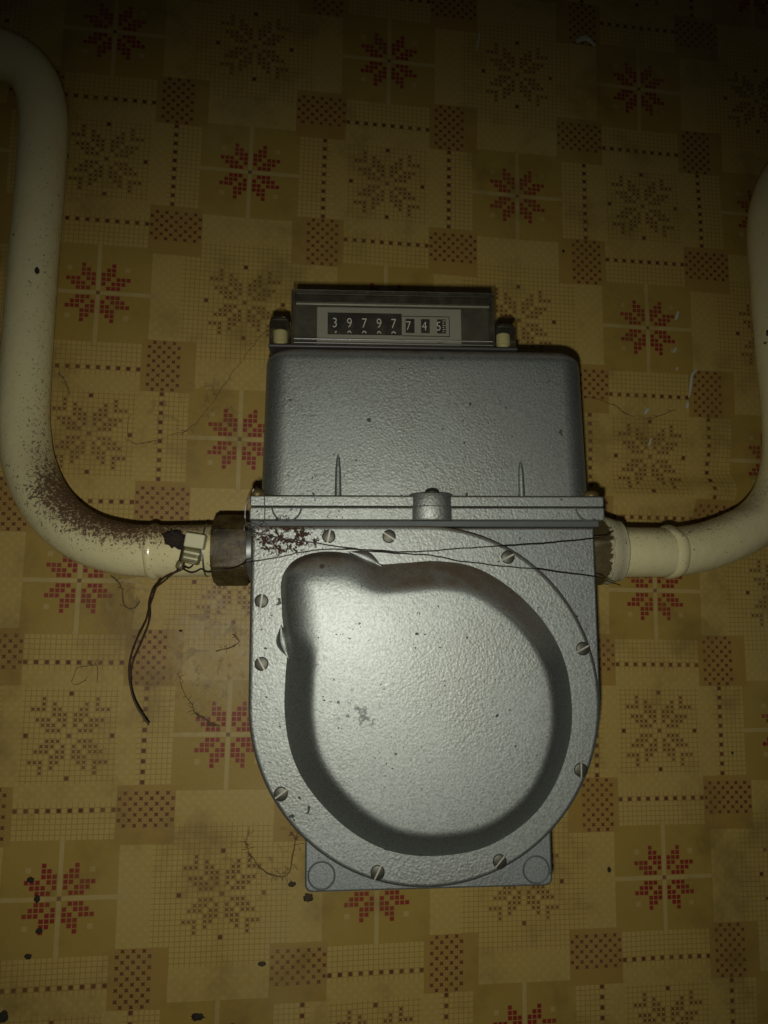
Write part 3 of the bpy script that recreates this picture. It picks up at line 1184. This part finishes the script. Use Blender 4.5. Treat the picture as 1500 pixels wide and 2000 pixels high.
wire_obj("seal_wire", [(-98.6, 135.0, 102.4), (-88.7, 135.6, 99.3), (-77.5, 135.6, 97.6), (-55.0, 135.8, 94.2), (-32.4, 139.0, 90.5), (-21.1, 137.5, 89.6),
     (4.6, 136.5, 87.9), (19.0, 136, 84.8), (42.0, 135.4, 82.4), (65.1, 135.0, 80.1), (83.5, 133, 77.9), (98.6, 130, 76.2), (110.7, 113, 74.2), (122.6, 101, 72.1)],
     0.33, 'wire', 'thin dark wire sloping down across the cover to the bottom of the right nut', wob=0.5)
wire_obj("seal_wire", [(-123.5, 100.5, 81.6), (-112, 101.5, 83.0), (-105.5, 108, 84.6), (-97.5, 134.6, 85.1), (-82.9, 135.6, 87.2), (-69.0, 135.8, 90.0), (-52.1, 137, 91.8),
     (-33.5, 140, 90.9), (-9.6, 136.5, 90.2), (19.1, 136, 92.2), (59.7, 135.4, 94.4), (81.2, 133, 96.4), (98.9, 130, 98.4), (111.4, 112, 101.5), (119.3, 102, 105.3)],
     0.33, 'wire', 'thin dark wire rising across the cover from left nut to right nut', wob=0.5)
wire_obj("seal_wire", [(-94.6, 137.6, 126.2), (-90.4, 138.0, 122.9), (-89.5, 137.6, 115.0), (-89.6, 137.4, 109.0), (-91.2, 136.6, 105.6), (-94.3, 136, 103.9), (-98.6, 135, 102.4)],
     0.27, 'wire', 'short thin wire running down over the left end of the flange', wob=0.3)
wire_obj("seal_wire", [(-96.2, 133.5, 126.0), (-100.2, 130.0, 118.0), (-101.5, 128.0, 110.0), (-99.4, 132, 105.5), (-95.5, 136.6, 103.5), (-92.0, 136.8, 106.6), (-88.0, 135.9, 104.2),
     (-91.0, 136.8, 100.5), (-97.0, 136.6, 99.6), (-101.0, 132, 102.5), (-99.5, 134, 106.0), (-94.0, 137.2, 104.6), (-88.8, 136.2, 99.4), (-84.5, 135.8, 93.5), (-82.0, 135.8, 87.4)],
     0.36, 'wire_silver', 'bright tangled wire knot looped at the upper left corner of the cover', n=160, wob=0.8)
# twisted wire tail hanging from the seal
tail_pts = [(-141.0, 95, 84.6), (-146.0, 92, 81.8), (-153.2, 88, 78.1), (-161.7, 80, 71.4), (-166.8, 72, 62.1), (-170.0, 64, 50.8), (-176.0, 58, 39.3), (-181.5, 54, 26.2),
            (-182.9, 52, 16.4), (-181.5, 50, 4.9), (-177.8, 48, -5.1), (-173.7, 48, -11.0), (-170.6, 48, -15.2)]
tail = empty("twisted_wire", mpt(-141, 95, 84.6))
tag(tail, 'brown twisted wire tail hanging from the seal down the wallpaper', 'wire')
base = smooth_path([mpt(*p) for p in tail_pts], 240)
for ph, cut in ((0, 1.0), (math.pi, 0.94)):
    pth = []
    m_ = int(len(base) * cut)
    for i in range(m_):
        t = (base[min(i + 1, len(base) - 1)] - base[max(i - 1, 0)]).normalized()
        nn = Vector((0, 1, 0)).cross(t).normalized()
        f = i / len(base)
        rad = 0.8 + (0.9 if f > 0.4 else 0.0) * math.sin((f - 0.4) * 9) + (1.8 * max(0, f - 0.86) / 0.14 if ph else 0)
        w_ = f * 22 if f < 0.4 else 8.8 + (f - 0.4) * 5
        pth.append(base[i] + (nn * math.cos(w_ + ph) + Vector((0, 1, 0)) * math.sin(w_ + ph)) * rad * MM)
    so = obj("strand", tube_mesh(pth, 0.62 * MM, 7), 'twine')
    child_world(so, tail)
wire_obj("seal_wire", [(-141.5, 97, 84.5), (-138.0, 99, 82.6), (-135.5, 99.6, 85.6), (-139.0, 99, 87.5), (-142.0, 98, 83.0), (-137, 97, 80.6), (-131.5, 96, 82.4), (-128.0, 98, 81.2), (-124.0, 100.5, 80.6)],
     0.42, 'wire', 'short dark wire knotted under the plastic seal beside the left nut', wob=0.8)


# ------------------------------------------------------------------ cobwebs, dirt and paint drips on the wall
def cobweb(pts, label, r=0.35, fuzz=14, seed=0, spread=5.0, d=1.6):
    rnd = random.Random(seed)
    root = empty("cobweb", W(pts[0][0], 0, pts[0][1]))
    tag(root, label, 'cobweb', None)
    P = smooth_path([W(x, d + 1.0 + 0.6 * math.sin(i * 2.1), z) for i, (x, z) in enumerate(pts)], 60)
    P = [q + Vector((mnoise.noise(q * 120 + Vector((seed, 0, 0))), 0.3 * mnoise.noise(q * 150), mnoise.noise(q * 130 + Vector((0, 0, seed))))) * 1.6 * MM for q in P]
    child_world(obj("strand", tube_mesh(P, lambda t: 0.62 * r * MM * (0.45 + 0.55 * abs(math.sin(7 * t + seed))), 5), 'cobweb'), root)
    bm = bmesh.new()
    for k in range(fuzz):
        q = P[rnd.randrange(len(P))]
        a = rnd.uniform(0, 6.28)
        L = rnd.uniform(0.35, 1.0) * spread * MM
        path = [q]
        for s in range(5):
            a += rnd.uniform(-0.6, 0.6)
            path.append(path[-1] + Vector((math.cos(a), rnd.uniform(-0.1, 0.1), math.sin(a))) * L / 5)
        me = tube_mesh(path, 0.14 * MM, 4)
        bm.from_mesh(me)
        bpy.data.meshes.remove(me)
    if fuzz:
        child_world(obj("fuzz", to_mesh(bm, "fuzz"), 'cobweb'), root)['kind'] = 'stuff'
    return root


cobweb([(-100, 262), (-114, 243), (-128, 220), (-149, 188), (-157, 180)], 'long cobweb strand slanting up to the left side of the meter housing', 0.38, 8, 1, 4)
cobweb([(148, 224), (168, 219), (185, 211.4), (204, 210.3), (224, 217)], 'sagging cobweb strand on the wall right of the upper housing', 0.38, 8, 2, 5)
cobweb([(-246, 222), (-240, 214), (-237, 206)], 'tiny cobweb tuft beside the left pipe above the framed star', 0.5, 12, 3, 4)
cobweb([(-201, 78), (-194, 70), (-191, 58), (-184, 55), (-181, 60)], 'curled cobweb just below the bend of the left pipe', 0.8, 16, 4, 5)
cobweb([(-153, 12), (-147, -2), (-141, -14)], 'thin cobweb strand running down the stain left of the cover', 0.4, 10, 5, 4)
cobweb([(-141, -14), (-135, -18), (-129, -24), (-122, -25)], 'thick dusty cobweb clump on the red star left of the cover', 1.15, 26, 6, 4)
cobweb([(-116, 38), (-111, 33), (-118, 29), (-127, 27)], 'short cobweb crease on the stain close to the cover edge', 0.75, 14, 7, 4)
cobweb([(-213, 6), (-222, 4), (-219, 14), (-207, 16), (-206, 5)], 'small square cobweb loop above the cross-stitch star at lower left', 0.4, 8, 8, 4)
cobweb([(-66, -96), (-70, -112), (-74, -126), (-90, -121), (-97, -113)], 'dusty cobweb stretched from the lower left corner of the meter foot', 0.8, 26, 9, 7)
cobweb([(-97, -113), (-101, -104), (-99, -96)], 'small branching cobweb over the cross-stitch star below the meter', 0.5, 14, 10, 5)
cobweb([(-195, 190), (-190, 172), (-150, 185)], 'faint cobweb line across the framed star beside the left pipe', 0.25, 6, 11, 4)
cobweb([(126, 28), (132, 24), (140, 31)], 'small cobweb shred right of the round cover', 0.45, 12, 12, 5)

for nm, x, z, sx, sz, sd, lab in (
        ('dirt_clump', -240.8, -123.0, 3.2, 2.6, 1.0, 'black dirt clump at the upper left tip of the lowest left red star'),
        ('dirt_clump', -236.0, -135.0, 2.6, 3.2, 2.0, 'dark dirt smear on the left arm of the lowest left red star'),
        ('dirt_clump', -233.5, -155.0, 3.0, 2.4, 3.0, 'black dirt clump under the left petals of the lowest left red star'),
        ('dirt_clump', -239.2, -170.5, 3.0, 2.4, 4.0, 'round black dirt clump below the lowest left red star'),
        ('dirt_clump', -252.0, -206.5, 4.2, 5.0, 5.0, 'large black dirt clump in the bottom left corner'),
        ('dirt_clump', -129.5, -213.0, 5.6, 3.0, 6.0, 'wide black dirt clump at the bottom edge left of centre'),
        ('dirt_clump', -152.0, 40.2, 1.7, 1.0, 7.0, 'small black oval speck on the stain left of the meter'),
        ('dirt_clump', 133.0, 343.6, 1.6, 2.0, 8.0, 'small dark speck beside the checkered block above the meter'),
        ('dirt_clump', 159.8, -129.0, 2.0, 2.6, 9.0, 'dark speck on the wall right of the meter foot'),
        ('dirt_clump', 260.0, -48.0, 1.3, 1.6, 10.0, 'tiny black speck beside the dotted line at lower right'),
        ('dust_tuft', -69.5, -131.5, 3.6, 2.4, 11.0, 'brown dust tuft left of the lower corner of the meter foot'),
        ('dust_tuft', -58.0, -140.5, 4.6, 4.0, 12.0, 'brown dust tuft under the lower left corner of the meter foot'),
        ('dust_tuft', -88.0, -182.0, 3.4, 2.2, 13.0, 'faint dust tuft low on the wall below the cross-stitch star')):
    o = blob(nm, W(x, 1.4, z), (sx * 0.66, sz * 0.66), sd, 'dirt' if nm == 'dirt_clump' else 'dust_tuft', 0.3, 4)
    tag(o, lab, 'dirt' if nm == 'dirt_clump' else 'dust')
ch = blob('dirt_clump', path[nearest(path, W(-259.7, 24, 280))] + Vector((8.0, -14.6, 0)) * MM, (1.7, 2.6), 21.0)
tag(ch, 'black chip stuck on the left vertical pipe', 'dirt')
ch = blob('dirt_clump', path_r[nearest(path_r, W(281, 50, 262))] + Vector((-13.5, -9.0, 0)) * MM, (2.6, 2.4), 22.0, 'dust_tuft')
tag(ch, 'dark grey spot on the right vertical pipe', 'dirt')


def drip(pts, r, label):
    P = smooth_path([W(x, 0.9, z) for x, z in pts], 24)
    me = tube_mesh(P, lambda t: r * MM * (0.35 + 0.65 * math.sin(math.pi * min(1, 0.15 + 0.8 * t))), 10)
    for v in me.vertices:
        v.co.y = -0.0009 + (v.co.y + 0.0009) * 0.35 - 0.0006
    o = obj("paint_drip", me, 'drip')
    tag(o, label, 'paint drip', None)
    return o


drip([(243.5, 251.5), (239.5, 247), (237.5, 236), (235.8, 228)], 1.35, 'long whitish paint drip beside the checkered block right of the meter')
drip([(234.8, 224.5), (234.0, 219.0)], 1.6, 'rounded end of a whitish paint drip on the dotted line')
drip([(229.5, 299.5), (226.8, 292)], 1.4, 'short whitish paint fleck right of the upper right red star')
drip([(226.5, 269), (224.0, 264.5)], 1.2, 'whitish paint fleck below right of the upper right red star')
drip([(227.5, 252.6), (225.5, 250)], 1.0, 'tiny paint fleck above the long paint drip')
drip([(201.5, 217.5), (197.5, 212.5)], 1.5, 'pale paint fleck on the sagging cobweb right of the meter')
drip([(203.0, 193.5), (200.2, 187.0)], 0.9, 'thin paint fleck on the framed star right of the meter')
drip([(64.5, 527), (61.8, 511)], 1.1, 'thin vertical paint drip high on the dark wall')
drip([(147, 529), (156, 533.5), (164, 527)], 2.6, 'pale smeared paint patch at the dark upper right')
